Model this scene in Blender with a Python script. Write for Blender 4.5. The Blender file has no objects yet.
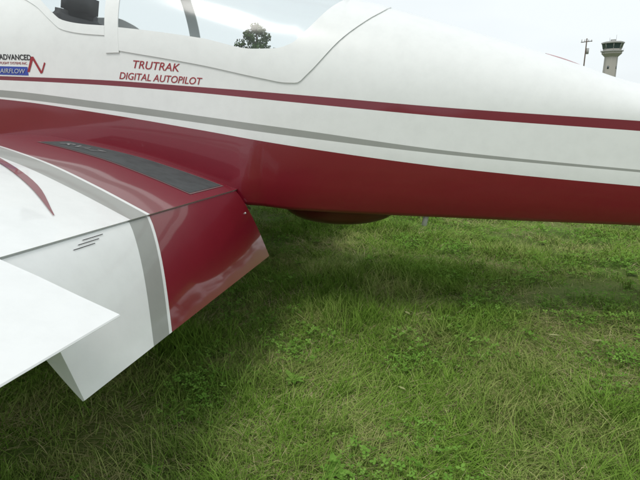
import bpy, math, random
import numpy as np
from mathutils import Vector, noise
random.seed(7); rng=np.random.default_rng(11)
scene=bpy.context.scene
COL=scene.collection
A=math.radians(10.9)

# ---------------------------------------------------------------- materials
def newmat(name):
    m=bpy.data.materials.new(name); m.use_nodes=True
    nt=m.node_tree; b=nt.nodes['Principled BSDF']
    return m,nt,b
def paint(name,col,rough=.3,coat=.6,metal=0,dirt=.02,spec=.5,wave=.10):
    m,nt,b=newmat(name)
    tc=nt.nodes.new('ShaderNodeTexCoord')
    n=nt.nodes.new('ShaderNodeTexNoise'); n.inputs['Scale'].default_value=14; n.inputs['Detail'].default_value=4; n.inputs['Roughness'].default_value=.65
    nt.links.new(tc.outputs['Object'],n.inputs['Vector'])
    mx=nt.nodes.new('ShaderNodeMix'); mx.data_type='RGBA'
    mx.inputs['A'].default_value=(*col,1)
    mx.inputs['B'].default_value=(*[c*(1-dirt*3) for c in col],1)
    mr=nt.nodes.new('ShaderNodeMapRange'); mr.inputs['From Min'].default_value=.4; mr.inputs['From Max'].default_value=.8
    nt.links.new(n.outputs['Fac'],mr.inputs['Value']); nt.links.new(mr.outputs['Result'],mx.inputs['Factor'])
    nt.links.new(mx.outputs['Result'],b.inputs['Base Color'])
    b.inputs['Roughness'].default_value=rough; b.inputs['Metallic'].default_value=metal
    b.inputs['Coat Weight'].default_value=coat; b.inputs['Coat Roughness'].default_value=.05
    b.inputs['Specular IOR Level'].default_value=spec
    if wave>0:
        n2=nt.nodes.new('ShaderNodeTexNoise'); n2.inputs['Scale'].default_value=2.6; n2.inputs['Detail'].default_value=1
        nt.links.new(tc.outputs['Object'],n2.inputs['Vector'])
        bp=nt.nodes.new('ShaderNodeBump'); bp.inputs['Strength'].default_value=wave; bp.inputs['Distance'].default_value=.03
        nt.links.new(n2.outputs['Fac'],bp.inputs['Height']); nt.links.new(bp.outputs['Normal'],b.inputs['Normal'])
        nt.links.new(bp.outputs['Normal'],b.inputs['Coat Normal'])
    return m
WHITE=paint('white_paint',(.745,.76,.75),.28,.5)
RED=paint('red_paint',(.175,.005,.017),.3,.85)
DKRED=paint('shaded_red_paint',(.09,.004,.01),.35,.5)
STRIPE=paint('dark_red_paint',(.17,.006,.02),.3,.6)
GRAY=paint('gray_paint',(.30,.31,.29),.35,.4)
DARK=paint('dark_interior',(.03,.03,.033),.7,0,wave=0)
LINER=paint('interior_liner',(.45,.46,.45),.8,0,wave=0)
WALK=paint('wing_walk_grit',(.06,.066,.068),.9,0,dirt=.15,wave=0)
METAL=paint('bare_metal',(.5,.5,.5),.35,0,1,wave=0)
RUBBER=paint('rubber',(.02,.02,.02),.8,0,wave=0)
BLUE=paint('blue_decal',(.03,.06,.35),.4,.2,wave=0)
DECRED=paint('red_decal',(.30,.012,.022),.4,.2,wave=0)
LITE=paint('light_decal',(.5,.52,.52),.5,.1,wave=0)
gm,nt,b=newmat('canopy_glass')
for n in list(nt.nodes):
    if n.type!='OUTPUT_MATERIAL': nt.nodes.remove(n)
out=nt.nodes['Material Output']
tr=nt.nodes.new('ShaderNodeBsdfTransparent'); tr.inputs['Color'].default_value=(.94,.965,.965,1)
gl=nt.nodes.new('ShaderNodeBsdfGlossy'); gl.inputs['Roughness'].default_value=.14
lw=nt.nodes.new('ShaderNodeLayerWeight'); lw.inputs['Blend'].default_value=.5
pw=nt.nodes.new('ShaderNodeMath'); pw.operation='POWER'; pw.inputs[1].default_value=4
ma=nt.nodes.new('ShaderNodeMath'); ma.operation='MULTIPLY_ADD'; ma.inputs[1].default_value=.4; ma.inputs[2].default_value=.05
ms=nt.nodes.new('ShaderNodeMixShader')
nt.links.new(lw.outputs['Facing'],pw.inputs[0]); nt.links.new(pw.outputs[0],ma.inputs[0]); nt.links.new(ma.outputs[0],ms.inputs[0]); nt.links.new(tr.outputs[0],ms.inputs[1]); nt.links.new(gl.outputs[0],ms.inputs[2]); nt.links.new(ms.outputs[0],out.inputs['Surface'])
GLASS=gm

# ---------------------------------------------------------------- helpers
def mesh(name,verts,faces,mats,fm=None,parent=None,smooth=True,coll=None):
    me=bpy.data.meshes.new(name); me.from_pydata([tuple(map(float,v)) for v in verts],[],faces)
    for m in mats: me.materials.append(m)
    if fm is not None: me.polygons.foreach_set('material_index',fm)
    me.polygons.foreach_set('use_smooth',[smooth]*len(me.polygons))
    me.update()
    o=bpy.data.objects.new(name,me); (coll or COL).objects.link(o)
    if parent: o.parent=parent
    return o
def fixn(o):
    import bmesh
    bm=bmesh.new(); bm.from_mesh(o.data); bmesh.ops.recalc_face_normals(bm,faces=bm.faces); bm.to_mesh(o.data); bm.free()
def interp(pts,x):
    n=len(pts)
    if x<=pts[0][0]:
        s=(pts[1][1]-pts[0][1])/(pts[1][0]-pts[0][0]); return pts[0][1]+s*(x-pts[0][0])
    if x>=pts[-1][0]:
        s=(pts[-1][1]-pts[-2][1])/(pts[-1][0]-pts[-2][0]); return pts[-1][1]+s*(x-pts[-1][0])
    sl=[(pts[i+1][1]-pts[i][1])/(pts[i+1][0]-pts[i][0]) for i in range(n-1)]
    def tg(i):
        if i==0: return sl[0]
        if i==n-1: return sl[-1]
        p,q=sl[i-1],sl[i]
        if p*q<=0: return 0
        return 2*p*q/(p+q)
    for i in range(n-1):
        if x<=pts[i+1][0]:
            h=pts[i+1][0]-pts[i][0]; t=(x-pts[i][0])/h
            return ((2*t**3-3*t*t+1)*pts[i][1]+(t**3-2*t*t+t)*h*tg(i)+(-2*t**3+3*t*t)*pts[i+1][1]+(t**3-t*t)*h*tg(i+1))
def tube(name,pts,r,mat,parent,seg=10,r2=None):
    V=[];F=[]; n=len(pts)
    for i,p in enumerate(pts):
        p=Vector(p); d=(Vector(pts[min(i+1,n-1)])-Vector(pts[max(i-1,0)])).normalized()
        u=d.orthogonal().normalized() if abs(d.z)>.99 else d.cross(Vector((0,0,1))).normalized(); v=d.cross(u)
        rr=r+(r2-r)*i/(n-1) if r2 is not None else r
        for k in range(seg):
            t=2*math.pi*k/seg; V.append(p+u*rr*math.cos(t)+v*rr*math.sin(t))
    for i in range(n-1):
        for k in range(seg):
            F.append((i*seg+k,i*seg+(k+1)%seg,(i+1)*seg+(k+1)%seg,(i+1)*seg+k))
    F.append(tuple(range(seg))[::-1]); F.append(tuple((n-1)*seg+k for k in range(seg)))
    return mesh(name,V,F,[mat],parent=parent)

# ================================================================ AIRCRAFT
plane=bpy.data.objects.new('light_aircraft',None); COL.objects.link(plane)
plane.rotation_euler=(0,0,-A)
WC=3.20   # centreline, local y
T={
'stripeT':[(-4.3,1.50),(-2.333,1.436),(-1.717,1.409),(-1.146,1.368),(-.621,1.326),(.132,1.262),(1.061,1.199),(2.7,1.09)],
'stripeB':[(-4.3,1.488),(-2.336,1.415),(-1.72,1.383),(-1.148,1.338),(-.622,1.287),(.135,1.217),(1.068,1.15),(2.7,1.03)],
'grayT':[(-4.3,1.46),(-2.345,1.361),(-1.73,1.294),(-1.155,1.221),(-.623,1.151),(.145,1.047),(1.096,.956),(2.7,.82)],
'grayB':[(-4.3,1.44),(-2.352,1.323),(-1.735,1.257),(-1.157,1.185),(-.623,1.115),(.146,1.027),(1.097,.944),(2.7,.805)],
'redT':[(-4.3,1.43),(-2.353,1.312),(-1.737,1.236),(-1.159,1.149),(-.624,1.063),(.146,.962),(1.1,.873),(2.7,.75)],
'bot':[(-4.3,1.16),(-3.2,.98),(-2.4,.86),(-1.2,.76),(-.92,.745),(-.66,.715),(.4,.675),(1.12,.652),(2.7,.60)],
'zs':[(-4.3,1.52),(-3.2,1.56),(-2.33,1.56),(-1.6,1.535),(-1.15,1.47),(-.62,1.37),(.13,1.275),(1.06,1.207),(2.7,1.10)],
'crown':[(-4.3,1.74),(-3.2,1.86),(-2.9,1.93),(-2.4,2.10),(-1.9,2.16),(-1.3,2.08),(-.8,1.94),(-.45,1.86),(-.17,1.795),(.126,1.708),(.4,1.625),(.75,1.512),(1.12,1.390),(2.7,1.14)],
'hb':[(-4.3,.20),(-4.0,.36),(-3.2,.50),(-2.4,.55),(-.95,.55),(-.7,.525),(1.15,.283),(2.7,.05)],
'zg':[(-2.9,1.95),(-2.5,1.90),(-2.2,1.89),(-2.08,1.84),(-2.0,1.775),(-1.92,1.715),(-1.8,1.69),(-1.6,1.672),(-1.132,1.607),(-.85,1.55),(-.75,1.552),(-.67,1.575),(-.6,1.64),(-.5,1.76),(-.43,1.84),(-.4,1.9),(0,2.4),(2.7,2.5)],
}
def g(k,s): return interp(T[k],s)
NEXP=2.15
def arch(s,z,off=0):
    zs,zc,hb=g('zs',s),g('crown',s),g('hb',s)
    u=min(max((z-zs)/(zc-zs),0),1)
    return hb*(1-u**NEXP)**(1/NEXP)
def th2(s,th,off=0):
    zs,zc,hb=g('zs',s),g('crown',s),g('hb',s)
    return (hb+off)*math.cos(th)**(2/NEXP) if th<math.pi/2-1e-6 else 0, zs+(zc-zs+off)*math.sin(th)**(2/NEXP)
def th_of(s,z):
    zs,zc=g('zs',s),g('crown',s)
    u=min(max((z-zs)/(zc-zs),0),1)
    return math.asin(min(1,u**(NEXP/2)))
GA,GB=-2.75,-.425   # glass extent
def section(s):
    hb=g('hb',s); bz=g('bot',s); P=[];M=[]
    tuck=interp([(-4.3,.8),(-2.4,1.0),(-.96,1.0),(-.83,.94),(-.6,.925),(1.1,.86),(2.7,.8)],s)
    rt=g('redT',s)
    P+=[(0,bz-.012),(hb*tuck*.5,bz-.01),(hb*tuck-.035,bz),(hb*tuck-.012,bz+.006),(hb*tuck,bz+.026)]
    M+=['R','R','R','R']
    k=.45
    P.append((hb*(tuck+(1-tuck)*k*1.1),bz+(rt-bz)*k)); M.append('R')
    P.append((hb,rt)); M.append('R')
    for key,m in (('grayB','W'),('grayT','G'),('stripeB','W'),('stripeT','S')):
        P.append((hb,g(key,s))); M.append(m)
    P.append((hb,max(g('zs',s),g('stripeT',s)+.006))); M.append('W')
    zg=max(g('zg',s),g('zs',s)+.3*(g('crown',s)-g('zs',s))) if s<-2.2 else g('zg',s)
    tg=min(th_of(s,zg),math.pi/2-.004)
    n1,n2=16,12
    for i in range(1,n1+1): P.append(th2(s,tg*i/n1)); M.append('W')
    for i in range(1,n2+1):
        P.append(th2(s,tg+(math.pi/2-tg)*i/n2)); M.append('X')
    return P,M
ss=sorted(set([round(x,3) for x in np.arange(-4.3,2.71,.06)]+[-2.75,-1.665,-1.59,-.425,-.95,-.85,-.43,-.46,-.52,-.58,-.62,-.65,-.7,-.8,-2.05,-2.02,-1.97,-1.95]))
V=[];F=[];FM=[]
secs=[section(s) for s in ss]
nr=len(secs[0][0]); ring=2*nr-2
for s,(P,M) in zip(ss,secs):
    for (x,z) in P: V.append((s,WC-x,z))
    for (x,z) in P[-2:0:-1]: V.append((s,WC+x,z))
mi={'R':0,'W':1,'G':2,'S':3,'X':1}
for i in range(len(ss)-1):
    sm=(ss[i]+ss[i+1])/2; M=secs[0][1]
    for k in range(ring):
        m=M[k] if k<nr-1 else M[ring-1-k]
        idx=mi[m]
        if m=='X' and GA<=sm<=GB: idx=4
        F.append((i*ring+k,i*ring+(k+1)%ring,(i+1)*ring+(k+1)%ring,(i+1)*ring+k)); FM.append(idx)
F.append(tuple(range(ring))); FM.append(1); e=(len(ss)-1)*ring
F.append(tuple(e+k for k in range(ring))[::-1]); FM.append(0)
fus=mesh('fuselage',V,F,[RED,WHITE,GRAY,STRIPE,GLASS],FM,plane); fixn(fus)

def patch(name,lo,hi,s0,s1,mat,off=.008,n=40,m=12,th=.006,both=True,extra=()):
    for side in ((-1,1) if both else (-1,)):
        S=sorted(set(list(np.linspace(s0,s1,n+1))+list(extra))); V=[];F=[]
        for s in S:
            a,b2=lo(s),hi(s)
            zs=g('zs',s)
            t0,t1=th_of(s,a),th_of(s,b2)
            for j in range(m+1):
                if a<zs: 
                    z=a+(b2-a)*j/m
                    if z<=zs: V.append((s,WC+side*(g('hb',s)+off),z)); continue
                    x,_z=th2(s,th_of(s,z),off)
                else:
                    x,_z=th2(s,t0+(t1-t0)*j/m,off)
                V.append((s,WC+side*x,_z))
        for i in range(len(S)-1):
            for j in range(m):
                q=(i*(m+1)+j,(i+1)*(m+1)+j,(i+1)*(m+1)+j+1,i*(m+1)+j+1)
                F.append(q if side<0 else q[::-1])
        o=mesh(name,V,F,[mat],parent=plane)
        sd=o.modifiers.new('thick','SOLIDIFY'); sd.thickness=th; sd.offset=-1
        es=o.modifiers.new('es','EDGE_SPLIT'); es.split_angle=math.radians(40)
SK=[(-1.613,1.559),(-1.14,1.477),(-.80,1.405),(-.69,1.386),(-.64,1.385),(-.58,1.43),(-.42,1.60),(-.30,1.70),(-.22,1.765),(-.19,1.81)]
patch('canopy_skirt',lambda s:min(interp(SK,s),g('crown',s)-.0005),lambda s:min(g('crown',s),g('zg',s) if s<-.425 else 9),-1.588,-.2,WHITE,off=.006,n=90,m=14,th=.005)
patch('canopy_frame',lambda s:1.545,lambda s:g('crown',s),-1.665,-1.588,WHITE,off=.007,n=2,m=40)
patch('canopy_rail',lambda s:g('zg',s)-.045,lambda s:g('zg',s)+.004,-2.4,-1.667,WHITE,off=.005,n=30,m=3)

# cockpit interior
def box(name,c,d,mat,parent,bev=.02,rot=(0,0,0)):
    import bmesh
    bm=bmesh.new(); bmesh.ops.create_cube(bm,size=1)
    for v in bm.verts: v.co=Vector((v.co.x*d[0],v.co.y*d[1],v.co.z*d[2]))
    bmesh.ops.bevel(bm,geom=bm.edges[:],offset=bev,segments=3,affect='EDGES')
    me=bpy.data.meshes.new(name); bm.to_mesh(me); bm.free(); me.materials.append(mat)
    for p in me.polygons: p.use_smooth=True
    o=bpy.data.objects.new(name,me); COL.objects.link(o); o.location=c; o.rotation_euler=rot; o.parent=parent; return o
for i,w in enumerate((2.95,3.45)):
    q=-.34*i
    box('seat_back',(-2.08+q,w,1.48),(.10,.40,.66),DARK,plane,.03,(0,.2,0))
    box('headrest',(-1.99+q,w,1.85),(.09,.28,.15),DARK,plane,.03,(0,.2,0))
box('cockpit_floor',(-1.9,3.2,1.06),(1.8,.95,.03),DARK,plane,.005)
box('baggage_shelf',(-1.0,3.2,1.42),(1.0,.86,.02),LINER,plane,.005)
box('instrument_panel',(-2.72,3.2,1.62),(.05,.9,.30),DARK,plane,.01)

# ---------------------------------------------------------------- wing
UP=[(-2.62,.99),(-2.60,1.04),(-2.54,1.08),(-2.385,1.118),(-2.15,1.118),(-1.9,1.085),(-1.52,1.012),(-1.24,.932),(-.964,.84)]
LOW=[(-2.62,.99),(-2.58,.93),(-2.45,.895),(-2.1,.86),(-1.6,.825),(-1.2,.785),(-1.06,.765)]
DH=.0463; W0=2.615
def wz(s,w): return interp(UP,s)+DH*(W0-w)
def b0(s): return 1.717-.34*(s+.964)
def b1(s): return 1.585-.30*(s+.964)
def wingmesh(name,mir=False):
    S=[-2.62,-2.617,-2.61,-2.60,-2.585,-2.56,-2.53,-2.5,-2.45]+list(np.linspace(-2.4,-.964,26))
    WI=2.70; WO=-1.05
    prof=[(s,interp(UP,s),True) for s in S][::-1]+[(s,interp(LOW,s),False) for s in [-2.617,-2.61,-2.6,-2.585,-2.55,-2.5,-2.4,-2.2,-2.0,-1.7,-1.4,-1.2,-1.06]]
    V=[];F=[];FM=[]
    def cols(s):
        return [WI,2.4,2.1,b0(s),b0(s)-.02,b1(s),1.3,1.0,.5,0,-.5,WO]
    cm=[0,0,0,1,2,1,1,1,1,1,1]
    nc=12
    for (s,z,up) in prof:
        for w in cols(s): V.append((s,w,z+DH*(W0-w)))
    for i in range(len(prof)-1):
        for j in range(nc-1):
            F.append((i*nc+j,(i+1)*nc+j,(i+1)*nc+j+1,i*nc+j+1)); FM.append(cm[j])
    n=len(prof)-1
    for j in range(nc-1): F.append((n*nc+j,j,j+1,n*nc+j+1)); FM.append(1)
    F.append(tuple(i*nc for i in range(n+1))); FM.append(0)
    F.append(tuple(i*nc+nc-1 for i in range(n+1))[::-1]); FM.append(1)
    if mir: V=[(a,2*WC-b_,c) for a,b_,c in V]
    o=mesh(name,V,F,[RED,WHITE,GRAY],FM,plane); fixn(o)
    e=o.modifiers.new('es','EDGE_SPLIT'); e.split_angle=math.radians(40)
def flapmesh(name,mir=False):
    n0=(-.9665,.832); te=(-.789,.48)
    dx,dz=te[0]-n0[0],te[1]-n0[1]; L=math.hypot(dx,dz); nx,nz=-dz/L,dx/L
    up=[];lo=[]
    for i in range(13):
        t=i/12; bul=.016*math.sin(math.pi*min(1,t**.75))
        up.append((n0[0]+dx*t+nx*bul,n0[1]+dz*t+nz*bul,t))
    for i in range(13):
        t=1-i/12; thk=.006+.085*(1-t)**.9
        lo.append((n0[0]+dx*t-nx*thk,n0[1]+dz*t-nz*thk,t))
    nose=[(-1.062,.815,0),(-1.035,.845,0),(-1.0,.855-.02,0)]
    prof=up+lo+nose
    def cols(t):
        r=1.717+(1.487-1.717)*t; gi=1.700+(1.468-1.700)*t; go=1.580+(1.365-1.580)*t
        return [2.632,2.3,2.0,r,gi,go,1.3,1.02]
    cm=[0,0,0,1,2,1,1]; nc=8; V=[];F=[];FM=[]
    for s,z,t in prof:
        for w in cols(t): V.append((s,w,z+DH*(W0-w)))
    n=len(prof)
    for i in range(n):
        for j in range(nc-1):
            a=i*nc; c=((i+1)%n)*nc
            F.append((a+j,c+j,c+j+1,a+j+1)); FM.append(cm[j])
    F.append(tuple(i*nc for i in range(n))); FM.append(0)
    F.append(tuple(i*nc+nc-1 for i in range(n))[::-1]); FM.append(1)
    if mir: V=[(a,2*WC-b_,c) for a,b_,c in V]
    o=mesh(name,V,F,[RED,WHITE,GRAY],FM,plane); fixn(o)
    e=o.modifiers.new('es','EDGE_SPLIT'); e.split_angle=math.radians(35)
def ailmesh(name,mir=False):
    prof=[(-1.03,.81),(-.985,.842),(-.960,.838),(-.86,.801),(-.76,.760),(-.662,.722),(-.660,.7185),(-.663,.716),(-.80,.742),(-.95,.766),(-1.02,.775)]
    V=[];F=[];ws=[1.008,.5,0,-.5,-.85]
    nc=len(ws); n=len(prof)
    for s,z in prof:
        for w in ws: V.append((s,w,z+DH*(W0-w)))
    for i in range(n):
        for j in range(nc-1):
            a=i*nc; c=((i+1)%n)*nc
            F.append((a+j,c+j,c+j+1,a+j+1))
    F.append(tuple(i*nc for i in range(n))); F.append(tuple(i*nc+nc-1 for i in range(n))[::-1])
    if mir: V=[(a,2*WC-b_,c) for a,b_,c in V]
    o=mesh(name,V,F,[WHITE],None,plane); fixn(o)
    e=o.modifiers.new('es','EDGE_SPLIT'); e.split_angle=math.radians(30)
for mir in (False,True):
    wingmesh('wing',mir); flapmesh('flap',mir); ailmesh('aileron',mir)
def wingstrip(name,pts_in,pts_out,mat,off=.003,n=24):
    V=[];F=[]
    s0,s1=pts_in[0][0],pts_in[-1][0]
    for i in range(n+1):
        s=s0+(s1-s0)*i/n; a=interp(pts_in,s); c=interp(pts_out,s)
        V.append((s,a,wz(s,a)+off)); V.append((s,c,wz(s,c)+off))
    for i in range(n): F.append((2*i,2*i+2,2*i+3,2*i+1))
    return mesh(name,V,F,[mat],parent=plane)
wingstrip('wing_walk',[(-1.88,2.56),(-1.03,2.585)],[(-1.88,2.34),(-1.03,2.20)],WALK)
wingstrip('wing_walk_edge',[(-1.89,2.575),(-1.02,2.60)],[(-1.89,2.325),(-1.02,2.185)],paint('walk_edge',(.16,.10,.10),.6,.1,wave=0),off=.0015)
wingstrip('accent_streak',[(-2.1,2.05),(-1.56,1.735),(-1.3,1.575),(-1.085,1.37)],[(-2.1,1.98),(-1.56,1.695),(-1.3,1.535),(-1.085,1.365)],STRIPE)
def flap_surf(t,w):
    n0=(-.9665,.832); te=(-.789,.48); dx,dz=te[0]-n0[0],te[1]-n0[1]; L=math.hypot(dx,dz); nx,nz=-dz/L,dx/L
    bul=.016*math.sin(math.pi*min(1,t**.75))+.002
    return (n0[0]+dx*t+nx*bul,w,n0[1]+dz*t+nz*bul+DH*(W0-w))
V=[];F=[]
for i,(t,w) in enumerate([(.03,1.36),(.055,1.33),(.08,1.30)]):
    b_=len(V); V+=[flap_surf(t,w+.05),flap_surf(t,w-.05),flap_surf(t+.006,w-.05),flap_surf(t+.006,w+.05)]; F.append((b_,b_+1,b_+2,b_+3))
mesh('hinge_slots',V,F,[DARK],parent=plane)
p=flap_surf(.33,2.56)
box('screw',(p[0],p[1],p[2]),(.008,.012,.012),LITE,plane,.003)
tube('flap_pushrod',[(-.95,2.60,.79),(-.90,2.67,.73)],.006,METAL,plane)

V=[];F=[];nu,nv=24,12
for i in range(nv+1):
    ph=(math.pi/2)*i/nv
    for j in range(nu):
        t=2*math.pi*j/nu
        V.append((-.46+.36*math.cos(t)*math.cos(ph)**.8,3.05+.22*math.sin(t)*math.cos(ph)**.8,.73-.14*math.sin(ph)))
for i in range(nv):
    for j in range(nu): F.append((i*nu+j,i*nu+(j+1)%nu,(i+1)*nu+(j+1)%nu,(i+1)*nu+j))
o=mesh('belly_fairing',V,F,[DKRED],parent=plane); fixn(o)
box('belly_antenna',(.04,2.95,.645),(.030,.008,.065),WHITE,plane,.003,(0,.2,0))
V=[];F=[]
for i in range(13):
    s=.64+.17*i/12; h=.004+.003*math.sin(math.pi*i/12); zc=g('crown',s)
    V+=[(s,3.12,zc-.006),(s,3.17,zc+h),(s,3.23,zc+h),(s,3.28,zc-.006)]
for i in range(12):
    for k in range(3): F.append((i*4+k,i*4+k+1,i*4+5+k,i*4+4+k))
mesh('spine_fairing',V,F,[DECRED],parent=plane)

def surf(name,secs,mats,fm=0):
    V=[];F=[];n=16
    for le,te,th,ax in secs:
        le=Vector(le);te=Vector(te)
        for k in range(n):
            t=2*math.pi*k/n; u=(1-math.cos(t))/2; off=math.sin(t)*th*.5*(1-u*.75)
            p=le+(te-le)*u; p=p+(Vector((0,0,off)) if ax=='z' else Vector((0,off,0))); V.append(p)
    m=len(secs)
    for i in range(m-1):
        for k in range(n): F.append((i*n+k,i*n+(k+1)%n,(i+1)*n+(k+1)%n,(i+1)*n+k))
    F.append(tuple(range(n))); F.append(tuple((m-1)*n+k for k in range(n))[::-1])
    o=mesh(name,V,F,mats,parent=plane); fixn(o)
surf('horizontal_stabilizer',[((2.3,1.75,1.08),(2.85,1.75,1.05),.04,'z'),((2.05,3.2,1.10),(2.85,3.2,1.05),.07,'z'),((2.3,4.65,1.08),(2.85,4.65,1.05),.04,'z')],[WHITE])
surf('vertical_fin',[((2.0,3.2,1.15),(2.95,3.2,.85),.07,'y'),((2.6,3.2,1.95),(3.0,3.2,1.9),.04,'y')],[WHITE])
def wheel(name,c,r,wd):
    V=[];F=[];n=28;prof=[(.35,.5),(.75,.5),(.93,.42),(1,.2),(1,-.2),(.93,-.42),(.75,-.5),(.35,-.5)]
    for k in range(n):
        t=2*math.pi*k/n
        for pr,pw in prof: V.append((c[0]+r*pr*math.cos(t),c[1]+pw*wd,c[2]+r*pr*math.sin(t)))
    m=len(prof)
    for k in range(n):
        for j in range(m): F.append((k*m+j,k*m+(j+1)%m,((k+1)%n)*m+(j+1)%m,((k+1)%n)*m+j))
    o=mesh(name,V,F,[RUBBER],parent=plane); fixn(o)
for sg in (-1,1):
    tube('gear_leg',[(-2.9,WC+sg*.35,1.0),(-2.95,WC+sg*.85,.3),(-2.95,WC+sg*.95,.19)],.028,WHITE,plane)
    wheel('main_wheel',(-2.95,WC+sg*1.0,.18),.18,.13)
    V=[];F=[];nu=20;st=[(-3.35,.01,.03),(-3.25,.06,.1),(-3.05,.1,.17),(-2.9,.1,.17),(-2.7,.08,.13),(-2.45,.02,.03)]
    for s,rw,rz in st:
        for k in range(nu):
            t=2*math.pi*k/nu; V.append((s,WC+sg*1.0+rw*math.cos(t),.24+rz*math.sin(t)))
    for i in range(len(st)-1):
        for k in range(nu): F.append((i*nu+k,i*nu+(k+1)%nu,(i+1)*nu+(k+1)%nu,(i+1)*nu+k))
    F.append(tuple(range(nu)));F.append(tuple((len(st)-1)*nu+k for k in range(nu)))
    o=mesh('wheel_pant',V,F,[WHITE],parent=plane); fixn(o)
tube('tail_spring',[(2.55,3.2,.62),(2.8,3.2,.45),(3.0,3.2,.25)],.018,METAL,plane)
tube('tail_fork',[(3.0,3.235,.25),(3.02,3.235,.09)],.012,METAL,plane)
wheel('tail_wheel',(3.02,3.2,.09),.09,.05)
V=[];F=[];nu=24;st=[(-4.3,.17),(-4.42,.155),(-4.52,.12),(-4.6,.07),(-4.64,.01)]
for s,r in st:
    for k in range(nu):
        t=2*math.pi*k/nu; V.append((s,WC+r*math.cos(t),1.48+r*math.sin(t)-(s+4.3)*.15))
for i in range(len(st)-1):
    for k in range(nu): F.append((i*nu+k,i*nu+(k+1)%nu,(i+1)*nu+(k+1)%nu,(i+1)*nu+k))
F.append(tuple((len(st)-1)*nu+k for k in range(nu)))
o=mesh('spinner',V,F,[WHITE],parent=plane); fixn(o)
surf('propeller',[((-4.40,3.2-.92,1.51),(-4.34,3.2-.92,1.46),.01,'z'),((-4.43,3.2-.5,1.55),(-4.33,3.2-.5,1.43),.02,'z'),((-4.40,3.2,1.52),(-4.36,3.2,1.48),.06,'z'),((-4.33,3.7,1.55),(-4.43,3.7,1.43),.02,'z'),((-4.34,4.12,1.51),(-4.40,4.12,1.46),.01,'z')],[DARK])

# ---------------------------------------------------------------- decals
def text(name,body,s,z,size,mat,ang,shear=.0,sx=1,w=None,flat=False,bold=.0):
    cu=bpy.data.curves.new(name,'FONT'); cu.body=body; cu.size=size; cu.shear=shear; cu.offset=bold; cu.extrude=.0004
    tmp=bpy.data.objects.new(name+'_c',cu); COL.objects.link(tmp)
    dg=bpy.context.evaluated_depsgraph_get(); me=bpy.data.meshes.new_from_object(tmp.evaluated_get(dg))
    bpy.data.objects.remove(tmp)
    me.materials.clear(); me.materials.append(mat)
    ca,sa=math.cos(ang),math.sin(ang)
    for v in me.vertices:
        x,y=v.co.x*sx,v.co.y; S=s+x*ca-y*sa; Z=z+x*sa+y*ca
        if flat:
            W=w+x*sa+y*ca; v.co=Vector((s+x*ca-y*sa,W,0)); v.co.z=wz(v.co.x,W)+.006
        else:
            hw=arch(S,Z) if Z>g('zs',S) else g('hb',S)
            v.co=Vector((S,WC-hw-.0015-v.co.z,Z))
    o=bpy.data.objects.new(name,me); COL.objects.link(o); o.parent=plane; return o
text('decal_text_upper','TRUTRAK',-1.525,1.468,.057,DECRED,-.085,.25,1.05,bold=.0004)
text('decal_text_lower','DIGITAL AUTOPILOT',-1.605,1.414,.050,DECRED,-.075,.25,.98,bold=.0004)
text('decal_text_small','ADVANCED',-2.32,1.524,.040,DARK,-.035,0,.92,bold=.0008)
text('decal_text_tiny','FLIGHT SYSTEMS INC.',-2.32,1.500,.018,DECRED,-.035,0,1)
def quad(name,c,mat,off=.0015):
    V=[]
    for S,Z in c:
        hw=arch(S,Z) if Z>g('zs',S) else g('hb',S); V.append((S,WC-hw-off,Z))
    return mesh(name,V,[tuple(range(len(c)))],[mat],parent=plane,smooth=False)
quad('decal_panel',[(-2.34,1.444),(-2.15,1.437),(-2.15,1.482),(-2.34,1.489)],BLUE)
o=text('decal_panel_text','AIRFLOW',-2.325,1.453,.034,LITE,-.035,.2,1.05); o.location=(0,-.003*1,0)
for nme,c in (('decal_zigzag_1',[(-2.155,1.455),(-2.140,1.455),(-2.105,1.53),(-2.12,1.535)]),('decal_zigzag_2',[(-2.12,1.535),(-2.105,1.535),(-2.06,1.45),(-2.072,1.445)]),('decal_zigzag_3',[(-2.072,1.445),(-2.06,1.45),(-2.035,1.50),(-2.043,1.505)])):
    quad(nme,c,DECRED,.0025 if nme.endswith('2') else .002)
text('wing_text','RV-7',-1.83,0,.11,LITE,-.05,.1,1,w=2.40,flat=True)

# ================================================================ GROUND
def ground_mat():
    m,nt,b=newmat('grass_ground'); L=nt.links
    geo=nt.nodes.new('ShaderNodeNewGeometry')
    n1=nt.nodes.new('ShaderNodeTexNoise'); n1.inputs['Scale'].default_value=1.3; n1.inputs['Detail'].default_value=4
    n2=nt.nodes.new('ShaderNodeTexNoise'); n2.inputs['Scale'].default_value=60; n2.inputs['Detail'].default_value=2
    L.new(geo.outputs['Position'],n1.inputs['Vector']); L.new(geo.outputs['Position'],n2.inputs['Vector'])
    r=nt.nodes.new('ShaderNodeValToRGB'); e=r.color_ramp.elements
    e[0].position=.3; e[0].color=(.05,.085,.018,1); e[1].position=.75; e[1].color=(.18,.18,.07,1)
    x=e=r.color_ramp.elements.new(.5); x.color=(.09,.13,.03,1)
    ad=nt.nodes.new('ShaderNodeMath'); ad.operation='MULTIPLY_ADD'; ad.inputs[1].default_value=.5
    mu=nt.nodes.new('ShaderNodeMath'); mu.operation='MULTIPLY'; mu.inputs[1].default_value=.5
    L.new(n1.outputs['Fac'],mu.inputs[0]); L.new(n2.outputs['Fac'],ad.inputs[0]); L.new(mu.outputs[0],ad.inputs[2]); L.new(ad.outputs[0],r.inputs[0])
    L.new(r.outputs[0],b.inputs['Base Color']); b.inputs['Roughness'].default_value=.95; b.inputs['Specular IOR Level'].default_value=.1
    return m
GM=ground_mat()
R=3000
mesh('ground',[(-R,-R,0),(R,-R,0),(R,R,0),(-R,R,0)],[(0,1,2,3)],[GM],smooth=False)

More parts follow.
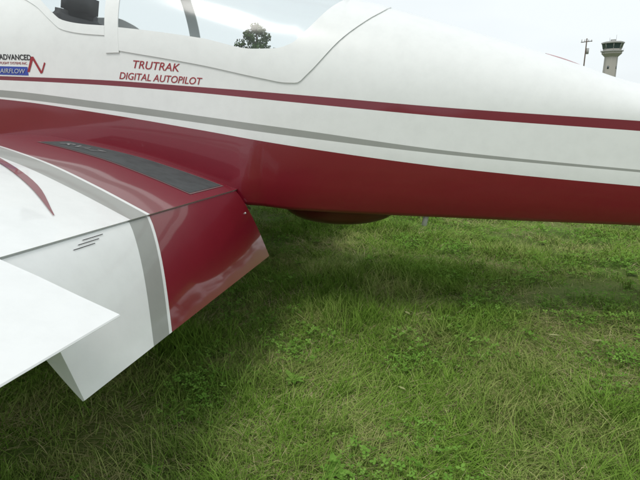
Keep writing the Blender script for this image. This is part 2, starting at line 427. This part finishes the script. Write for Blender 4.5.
def leaf_mat(name,c0,c1,c2,dry,dryness=1.0):
    # matte leaf: one cheap diffuse closure, colour from per-blade tint, per-patch random and world-space noise
    m,nt,b=newmat(name); L=nt.links; N=nt.nodes
    N.remove(b); df=N.new('ShaderNodeBsdfDiffuse')
    at=N.new('ShaderNodeAttribute'); at.attribute_name='tint'
    oi=N.new('ShaderNodeObjectInfo'); geo=N.new('ShaderNodeNewGeometry')
    n1=N.new('ShaderNodeTexNoise'); n1.inputs['Scale'].default_value=1.6; n1.inputs['Detail'].default_value=1; L.new(geo.outputs['Position'],n1.inputs['Vector'])
    ad=N.new('ShaderNodeMath'); ad.operation='MULTIPLY_ADD'; ad.inputs[1].default_value=.2
    L.new(oi.outputs['Random'],ad.inputs[0]); 
    mu=N.new('ShaderNodeMath'); mu.operation='MULTIPLY'; mu.inputs[1].default_value=.8; L.new(at.outputs['Fac'],mu.inputs[0]); L.new(mu.outputs[0],ad.inputs[2])
    r=N.new('ShaderNodeValToRGB'); r.color_ramp.elements[0].color=(*c0,1); r.color_ramp.elements[1].color=(*c2,1); x=r.color_ramp.elements.new(.5); x.color=(*c1,1)
    L.new(ad.outputs[0],r.inputs[0])
    mr=N.new('ShaderNodeMapRange'); mr.inputs['From Min'].default_value=.46; mr.inputs['From Max'].default_value=.68; mr.inputs['To Max'].default_value=.75*dryness
    L.new(n1.outputs['Fac'],mr.inputs['Value'])
    m2=N.new('ShaderNodeMath'); m2.operation='MULTIPLY'; L.new(mr.outputs[0],m2.inputs[0]); 
    m3=N.new('ShaderNodeMapRange'); m3.inputs['From Min'].default_value=.25; m3.inputs['From Max'].default_value=.8; L.new(ad.outputs[0],m3.inputs['Value']); L.new(m3.outputs[0],m2.inputs[1])
    mx=N.new('ShaderNodeMix'); mx.data_type='RGBA'; L.new(m2.outputs[0],mx.inputs['Factor']); L.new(r.outputs[0],mx.inputs['A']); mx.inputs['B'].default_value=(*dry,1)
    L.new(mx.outputs['Result'],df.inputs['Color']); L.new(df.outputs[0],N['Material Output'].inputs['Surface'])
    return m
GRASS=leaf_mat('grass_blades',(.075,.15,.018),(.135,.24,.035),(.21,.32,.065),(.36,.35,.15))
STRAW=leaf_mat('dry_grass',(.24,.23,.09),(.38,.36,.17),(.52,.48,.27),(.40,.37,.18))
WEED=leaf_mat('weed_leaves',(.07,.16,.02),(.12,.24,.04),(.17,.30,.06),(.2,.24,.06),.3)
DRYLEAF=leaf_mat('dry_leaves',(.22,.24,.10),(.28,.30,.14),(.34,.36,.18),(.35,.34,.18))

src=bpy.data.collections.new('grass_source')
def finish(name,V,F,tint,mats,fm=None):
    o=mesh(name,V,F,mats,fm,smooth=False,coll=src)
    a=o.data.attributes.new('tint','FLOAT','POINT'); a.data.foreach_set('value',np.array(tint,dtype=np.float32)); return o
U=random.uniform
def blade(V,F,T_,x,y,h,wd,az,lean,curl,tint,seg=3):
    dx,dy=math.cos(az),math.sin(az); tw=U(-.9,.9); ct,st_=math.cos(tw),math.sin(tw)
    sx_,sy_=-dy*ct+dx*st_,dx*ct+dy*st_
    px,py,pz=x,y,0.; b0_=len(V); ang=lean; wob=U(-.3,.3); st=h/seg
    for i in range(seg):
        w=wd*(1-.75*(i/seg)**1.6)
        V.append((px-sx_*w,py-sy_*w,pz)); V.append((px+sx_*w,py+sy_*w,pz)); T_.append(tint); T_.append(tint)
        sa=math.sin(ang)*st
        px+=(dx-dy*wob)*sa; py+=(dy+dx*wob)*sa; pz=max(pz+math.cos(ang)*st,.004)
        ang=min(ang+curl/seg,2.3)
    V.append((px,py,pz)); T_.append(tint)
    for i in range(seg-1): F.append((b0_+2*i,b0_+2*i+1,b0_+2*i+3,b0_+2*i+2))
    F.append((b0_+2*seg-2,b0_+2*seg-1,b0_+2*seg))
def rg(sig): return random.gauss(0,sig),random.gauss(0,sig)
SIG=.13
def patchmesh(name,n,kind):
    V=[];F=[];T_=[];FM=[]
    tufts=[(*rg(SIG),U(0,6.28),U(.25,.9),U(.75,1.3)) for _ in range(28)]
    for i in range(n):
        tx,ty,ta,tt,th=random.choice(tufts)
        x=tx+random.gauss(0,.035); y=ty+random.gauss(0,.035); tint=min(1,max(0,tt+random.gauss(0,.22)))
        f0=len(F); dry=0
        if kind=='lawn':
            if random.random()<.14: dry=1; blade(V,F,T_,x,y,U(.04,.10),.0013,U(0,6.28),U(1.0,1.55),U(0,.6),tint)
            elif random.random()<.65: blade(V,F,T_,x,y,U(.025,.065)*th,U(.0011,.0021),ta+random.gauss(0,1.5),U(.1,1.0),U(.2,1.5),tint)
            else: blade(V,F,T_,x,y,U(.05,.10)*th,U(.0011,.0020),ta+random.gauss(0,.9),U(.6,1.4),U(.2,1.1),tint)
        elif kind=='matted':
            if random.random()<.25: dry=1; blade(V,F,T_,x,y,U(.05,.13),.0013,random.gauss(0,1.0),U(1.1,1.55),U(0,.6),tint)
            else: blade(V,F,T_,x,y,U(.05,.13)*th,U(.0011,.0020),ta*.15+random.gauss(0,.7),U(.8,1.5),U(.2,.9),tint)
        elif kind=='straw':
            if random.random()<.74: dry=1; blade(V,F,T_,x,y,U(.04,.13),U(.0008,.0015),ta*.4+random.gauss(0,1.1),U(1.1,1.57),U(0,.6),tint)
            else: blade(V,F,T_,x,y,U(.03,.07),U(.0011,.002),U(0,6.28),U(.3,1.2),U(.2,1.2),tint)
        elif kind=='long':
            if random.random()<.07: dry=1; blade(V,F,T_,x,y,U(.06,.16),.0013,U(0,6.28),U(.8,1.5),U(0,.6),tint)
            else: blade(V,F,T_,x,y,U(.06,.15)*th,U(.0011,.0021),ta+random.gauss(0,.9),U(.1,.9),U(.5,1.6),tint*.8)
        FM+= [dry]*(len(F)-f0)
    return finish(name,V,F,T_,[GRASS,STRAW],FM)
for i in range(5): patchmesh('g%02d_lawn'%i,620,'lawn')
for i in range(3): patchmesh('g%02d_matted'%(5+i),520,'matted')
for i in range(3): patchmesh('g%02d_straw'%(8+i),450,'straw')
for i in range(3): patchmesh('g%02d_long'%(11+i),540,'long')
V=[];F=[];T_=[]
for i in range(55):
    r=.04*math.sqrt(random.random()); t=U(0,6.283); blade(V,F,T_,r*math.cos(t),r*math.sin(t),U(.06,.14),U(.0012,.0022),U(0,6.28),U(.05,.6),U(.4,1.6),U(0,1))
finish('g14_tuft',V,F,T_,[GRASS])
for v_ in range(2):
    V=[];F=[];T_=[]
    for i in range(26):
        cx,cy=rg(.055); cz=U(.025,.07); tt=U(0,1); a0=U(0,6.28)
        blade(V,F,T_,cx*.8,cy*.8,cz,.0012,U(0,6),.1,.1,tt,2)
        tl=U(-.4,.4); tl2=U(-.4,.4); sz=U(.006,.012)
        for k in range(3):
            az=a0+k*2.094; b_=len(V); V.append((cx,cy,cz)); 
            for (rr,aa) in ((.6,-.75),(1.0,-.6),(1.25,-.2),(1.25,.2),(1.0,.6),(.6,.75)):
                x=rr*sz*math.cos(az+aa*.85); y=rr*sz*math.sin(az+aa*.85); V.append((cx+x,cy+y,cz+x*tl+y*tl2+.15*sz*rr))
            T_.extend([tt]*7); F.append(tuple(range(b_,b_+7)))
    finish('g%d_clover'%(15+v_),V,F,T_,[WEED])
def leafblade(V,F,T_,cx0,cy0,az,Lh,el,wm,tt,z0):
    b_=len(V); n=6
    for k in range(n+1):
        u=k/n; w=wm*math.sin(math.pi*min(1,u**.8*.97+.03))+.001; r=Lh*u; z=z0+Lh*(math.sin(el)*u-.55*u*u*math.sin(el))
        cx,cy=cx0+r*math.cos(az),cy0+r*math.sin(az)
        V+= [(cx-w*math.sin(az),cy+w*math.cos(az),z+.004),(cx,cy,z),(cx+w*math.sin(az),cy-w*math.cos(az),z+.004)]; T_+=[tt]*3
    for k in range(n):
        a=b_+3*k; F+=[(a,a+1,a+4,a+3),(a+1,a+2,a+5,a+4)]
V=[];F=[];T_=[]
for i in range(9): leafblade(V,F,T_,0,0,i*.7+U(-.2,.2),U(.04,.085),U(.25,.8),.012,U(.2,.9),.02)
finish('g17_rosette',V,F,T_,[WEED])
V=[];F=[];T_=[]
leafblade(V,F,T_,0,0,0,.06,.15,.009,.6,.045)
finish('g18_dryleaf',V,F,T_,[DRYLEAF])

def nz(x,y,f,o=0): return noise.noise(Vector((x*f+o,y*f-o*.7,o*1.3)))
pts=[];rot=[];scl=[];idx=[]
def add(x,y,k,sc,az,zs=1):
    pts.append((x,y,0)); idx.append(k); scl.append((sc,sc,sc*zs)); rot.append((0,0,az))
RM=40.
def place(x,y,r):
    big=1+max(0,r-3)*.13
    dryv=nz(x,y,.9,3.1)+.5*nz(x,y,3.3,8.)+.6*math.exp(-((x-.1)**2+(y-2.15)**2)/.3)+.5*math.exp(-((x-1.0)**2+(y-2.0)**2)/.14)
    mat_=nz(x,y,.7,20.)+.3*nz(x,y,2.,31.)
    near_f=math.exp(-((y-3.7)/.7)**2)
    flow=6.0*nz(x,y,.55,50.)+random.gauss(0,.5)
    if random.random()<.15+max(0,dryv)*.95-.1*near_f: k=random.choice((8,9,10))
    elif random.random()<.06+.5*near_f: k=random.choice((11,12,13))
    elif random.random()<.25+max(0,mat_)*1.0: k=random.choice((5,6,7))
    else: k=random.randint(0,4)
    hs=1+.35*nz(x,y,1.7,5.)
    add(x,y,k,big*U(.85,1.15),flow if 5<=k<=10 else U(0,6.28),hs*(1 if big<1.3 else 1/big**.5))
def small(x,y):
    q=random.random()
    cl=nz(x,y,1.3,77.)+.25*nz(x,y,4,12)+(.25 if x>.5 and y>2 else 0)
    if cl>.12 and q<.75: add(x,y,random.choice((15,16)),U(.7,1.3),U(0,6.28))
    elif q<.08: add(x,y,17,U(.5,1.1),U(0,6.28))
    elif q<.16: add(x,y,14,U(.6,1.0),U(0,6.28),U(.8,1.2))
D=46.; r0=3.2
Nn=int(D*math.pi*r0*r0*.55)
for i in range(Nn):
    r=r0*math.sqrt(random.random()); t=U(-.2,math.pi+.2); place(.2+r*math.cos(t),r*math.sin(t),r)
Nf=int(D*r0*r0*math.log(RM/r0)*math.pi*.42)
for i in range(Nf):
    r=r0*(RM/r0)**random.random(); t=U(.1,math.pi-.1); place(.2+r*math.cos(t),r*math.sin(t),r)
for i in range(2300): small(U(-3.5,4.5),U(.3,7))
for i in range(9):
    x,y=U(.2,1.8),U(1.9,3.2); add(x,y,18,U(.6,1.1),U(0,6.28))
n=len(pts); me=bpy.data.meshes.new('grass'); me.from_pydata(pts,[],[])
a=me.attributes.new('rot','FLOAT_VECTOR','POINT'); a.data.foreach_set('vector',np.array(rot,dtype=np.float32).ravel())
a=me.attributes.new('scl','FLOAT_VECTOR','POINT'); a.data.foreach_set('vector',np.array(scl,dtype=np.float32).ravel())
a=me.attributes.new('idx','INT','POINT'); a.data.foreach_set('value',np.array(idx,dtype=np.int32))
go=bpy.data.objects.new('grass',me); COL.objects.link(go)
ng=bpy.data.node_groups.new('grass_scatter','GeometryNodeTree')
ng.interface.new_socket('Geometry',in_out='INPUT',socket_type='NodeSocketGeometry'); ng.interface.new_socket('Geometry',in_out='OUTPUT',socket_type='NodeSocketGeometry')
gi=ng.nodes.new('NodeGroupInput'); gou=ng.nodes.new('NodeGroupOutput'); mp=ng.nodes.new('GeometryNodeMeshToPoints'); iop=ng.nodes.new('GeometryNodeInstanceOnPoints'); ci=ng.nodes.new('GeometryNodeCollectionInfo')
ci.inputs['Collection'].default_value=src; ci.inputs['Separate Children'].default_value=True; ci.inputs['Reset Children'].default_value=True
def na(nm,ty):
    q=ng.nodes.new('GeometryNodeInputNamedAttribute'); q.data_type=ty; q.inputs['Name'].default_value=nm; return q.outputs['Attribute']
L=ng.links; L.new(gi.outputs[0],mp.inputs['Mesh']); L.new(mp.outputs[0],iop.inputs['Points']); L.new(ci.outputs[0],iop.inputs['Instance']); iop.inputs['Pick Instance'].default_value=True
L.new(na('idx','INT'),iop.inputs['Instance Index']); L.new(na('rot','FLOAT_VECTOR'),iop.inputs['Rotation']); L.new(na('scl','FLOAT_VECTOR'),iop.inputs['Scale']); L.new(iop.outputs[0],gou.inputs[0])
md=go.modifiers.new('scatter','NODES'); md.node_group=ng

# ================================================================ TREE, TREE LINE
BARK=paint('bark',(.10,.075,.055),.9,0,wave=0)
FOL=leaf_mat('tree_foliage',(.03,.06,.018),(.05,.09,.028),(.08,.13,.045),(.07,.11,.04),.3)
def leaves(V,F,T_,c,rad,n,sz):
    for i in range(n):
        d=Vector((random.gauss(0,1),random.gauss(0,1),random.gauss(0,.8))); d=d.normalized()*rad*random.random()**.4
        p=Vector(c)+d; u=Vector((U(-1,1),U(-1,1),U(-1,1))).normalized(); v=u.orthogonal().normalized(); s=sz*U(.6,1.3); b_=len(V)
        V+= [p-u*s,p-v*s*.6,p+u*s,p+v*s*.6]; F.append((b_,b_+1,b_+2,b_+3)); T_+=[U(0,1)*.6+.4*(d.z/rad*.5+.5)]*4
def tree(name,x,y,H,wd,seed,nl=160):
    random.seed(seed)
    em=bpy.data.objects.new(name,None); COL.objects.link(em); em.location=(x,y,0)
    tube('trunk',[(0,0,-.1),(.05,0,H*.3),(-.05,.05,H*.6),(0,0,H*.9)],H*.022,BARK,em,8,H*.004)
    V=[];F=[];T_=[]
    for i in range(34):
        u=i/33; z=H*(.25+.70*u); rr=wd*.5*math.sqrt(max(0,1-u**1.5))+.15*wd*U(0,.5); az=i*2.4; rr*=U(.4,1.05)
        e=(rr*math.cos(az),rr*math.sin(az),z)
        tube('limb_%d'%i,[(0,0,z-H*.10),(e[0]*.5,e[1]*.5,z-H*.03),e],H*.006,BARK,em,5,H*.0015)
        leaves(V,F,T_,e,wd*.16*(1.1-.5*u),nl,.14)
    leaves(V,F,T_,(0,0,H*.97),wd*.07,60,.12)
    o=finish('crown',V,F,T_,[FOL]); src.objects.unlink(o); COL.objects.link(o); o.parent=em
tree('deciduous_tree',-6.9,60,10.4,5.6,3)
V=[];F=[];T_=[]
random.seed(5)
for i in range(330):
    t=U(.15,math.pi-.15); r=U(330,380); H=U(6,12); x,y=r*math.cos(t),r*math.sin(t)
    for j in range(3): leaves(V,F,T_,(x+U(-3,3),y,H*(.3+.25*j)),H*.35,28,1.0)
o=finish('distant_tree_line',V,F,T_,[FOL]); src.objects.unlink(o); COL.objects.link(o)

# ================================================================ CONTROL TOWER
CONC=paint('concrete',(.42,.40,.37),.9,0,wave=0); CABG=paint('cab_window',(.04,.06,.07),.15,.3,wave=0); ROOF=paint('roof_metal',(.35,.35,.34),.6,0,wave=0)
tw=bpy.data.objects.new('control_tower',None); COL.objects.link(tw)
fw=284.; tw.location=(.5606*fw,300,0); 
def prism(name,levels,n,mat,cap=True,rot=0,parent=tw):
    V=[];F=[]
    for z,r in levels:
        for k in range(n):
            t=2*math.pi*(k+.5)/n+rot; V.append((r*math.cos(t),r*math.sin(t),z))
    for i in range(len(levels)-1):
        for k in range(n): F.append((i*n+k,i*n+(k+1)%n,(i+1)*n+(k+1)%n,(i+1)*n+k))
    F.append(tuple(range(n))[::-1]); F.append(tuple((len(levels)-1)*n+k for k in range(n)))
    return mesh(name,V,F,[mat],parent=parent,smooth=False)
prism('shaft',[(0,3.6),(29.5,3.3)],8,CONC)
prism('collar',[(29.5,3.3),(31.2,5.0),(32.2,5.0)],8,CONC)
prism('gallery',[(32.2,5.6),(32.8,5.6)],8,ROOF)
prism('cab_base',[(32.8,4.4),(33.6,4.5)],8,CONC)
prism('cab_glass',[(33.6,4.5),(36.4,5.2)],8,CABG)
for k in range(8):
    t=2*math.pi*(k+.5)/8
    tube('mullion_%d'%k,[(4.52*math.cos(t),4.52*math.sin(t),33.6),(5.25*math.cos(t),5.25*math.sin(t),36.4)],.16,ROOF,tw,6)
    tube('rail_post_%d'%k,[(5.5*math.cos(t),5.5*math.sin(t),32.8),(5.5*math.cos(t),5.5*math.sin(t),33.9)],.06,ROOF,tw,5)
prism('roof',[(36.4,5.7),(37.0,5.7),(37.4,4.6)],8,ROOF)
prism('roof_box',[(37.4,1.4),(38.5,1.4)],6,ROOF)
tube('antenna_mast',[(1.5,0,37.4),(1.5,0,41)],.08,ROOF,tw,6); tube('antenna_mast_2',[(-2,0,37.4),(-2,0,39.5)],.08,ROOF,tw,6)
for z in (6,12,18,24):
    for k in range(0,8,2):
        t=2*math.pi*(k+1)/8; r=3.45*math.cos(math.pi/8)
        o=box('shaft_window',(r*math.cos(t),r*math.sin(t),z),(.2,.9,1.4),CABG,tw,.03,(0,0,t))
pl=bpy.data.objects.new('utility_pole',None); COL.objects.link(pl)
fy=90.; fwp=fy/1.056; pl.location=(.5096*fwp,fy,0)
tube('pole',[(0,0,0),(0,0,12.6)],.13,BARK,pl,8,.09)
tube('crossarm',[(-.9,0,12.0),(.9,0,12.2)],.07,BARK,pl,6)
for x in (-.8,-.3,.3,.8): tube('insulator_%d'%int(x*10),[(x,0,12.1),(x,0,12.45)],.05,ROOF,pl,6)
tube('transformer',[(.3,0,10.2),(.3,0,11.1)],.22,ROOF,pl,10)

# ================================================================ LIGHT
sx,sy=-.42,-.90; az=math.atan2(sx,sy); el=math.radians(60)
wd=bpy.data.worlds.new('World'); scene.world=wd; wd.use_nodes=True; nt=wd.node_tree; bg=nt.nodes['Background']
sk=nt.nodes.new('ShaderNodeTexSky'); sk.sky_type='NISHITA'; sk.sun_disc=False; sk.sun_elevation=el; sk.sun_rotation=az; sk.dust_density=3; sk.air_density=1
tc=nt.nodes.new('ShaderNodeTexCoord'); mpn=nt.nodes.new('ShaderNodeMapping'); mpn.inputs['Scale'].default_value=(1,1,3)
ns=nt.nodes.new('ShaderNodeTexNoise'); ns.inputs['Scale'].default_value=1.8; ns.inputs['Detail'].default_value=4
nt.links.new(tc.outputs['Generated'],mpn.inputs['Vector']); nt.links.new(mpn.outputs[0],ns.inputs['Vector'])
mr=nt.nodes.new('ShaderNodeMapRange'); mr.inputs['From Min'].default_value=.3; mr.inputs['From Max'].default_value=.62; mr.inputs['To Min'].default_value=.82; mr.inputs['To Max'].default_value=1
nt.links.new(ns.outputs['Fac'],mr.inputs['Value'])
mx=nt.nodes.new('ShaderNodeMix'); mx.data_type='RGBA'; nt.links.new(mr.outputs[0],mx.inputs['Factor']); nt.links.new(sk.outputs[0],mx.inputs['A']); mx.inputs['B'].default_value=(7.8,8.3,8.5,1)
nt.links.new(mx.outputs['Result'],bg.inputs['Color']); bg.inputs['Strength'].default_value=.12
sd=bpy.data.lights.new('sun','SUN'); sd.energy=1.7; sd.angle=math.radians(22); sd.color=(1,.96,.9)
so=bpy.data.objects.new('sun',sd); COL.objects.link(so)
h=math.hypot(sx,sy); d=Vector((sx/h*math.cos(el),sy/h*math.cos(el),math.sin(el)))
so.rotation_euler=d.to_track_quat('Z','Y').to_euler(); so.location=d*50
# ================================================================ CAMERA
cd=bpy.data.cameras.new('camera'); cd.sensor_width=36; cd.lens=29.25; cd.clip_start=.02; cd.clip_end=6000
co=bpy.data.objects.new('camera',cd); COL.objects.link(co); co.location=(0,0,1.25); co.rotation_euler=(math.radians(76),0,0); scene.camera=co
scene.view_settings.view_transform='Standard'; scene.view_settings.look='None'; scene.view_settings.exposure=0
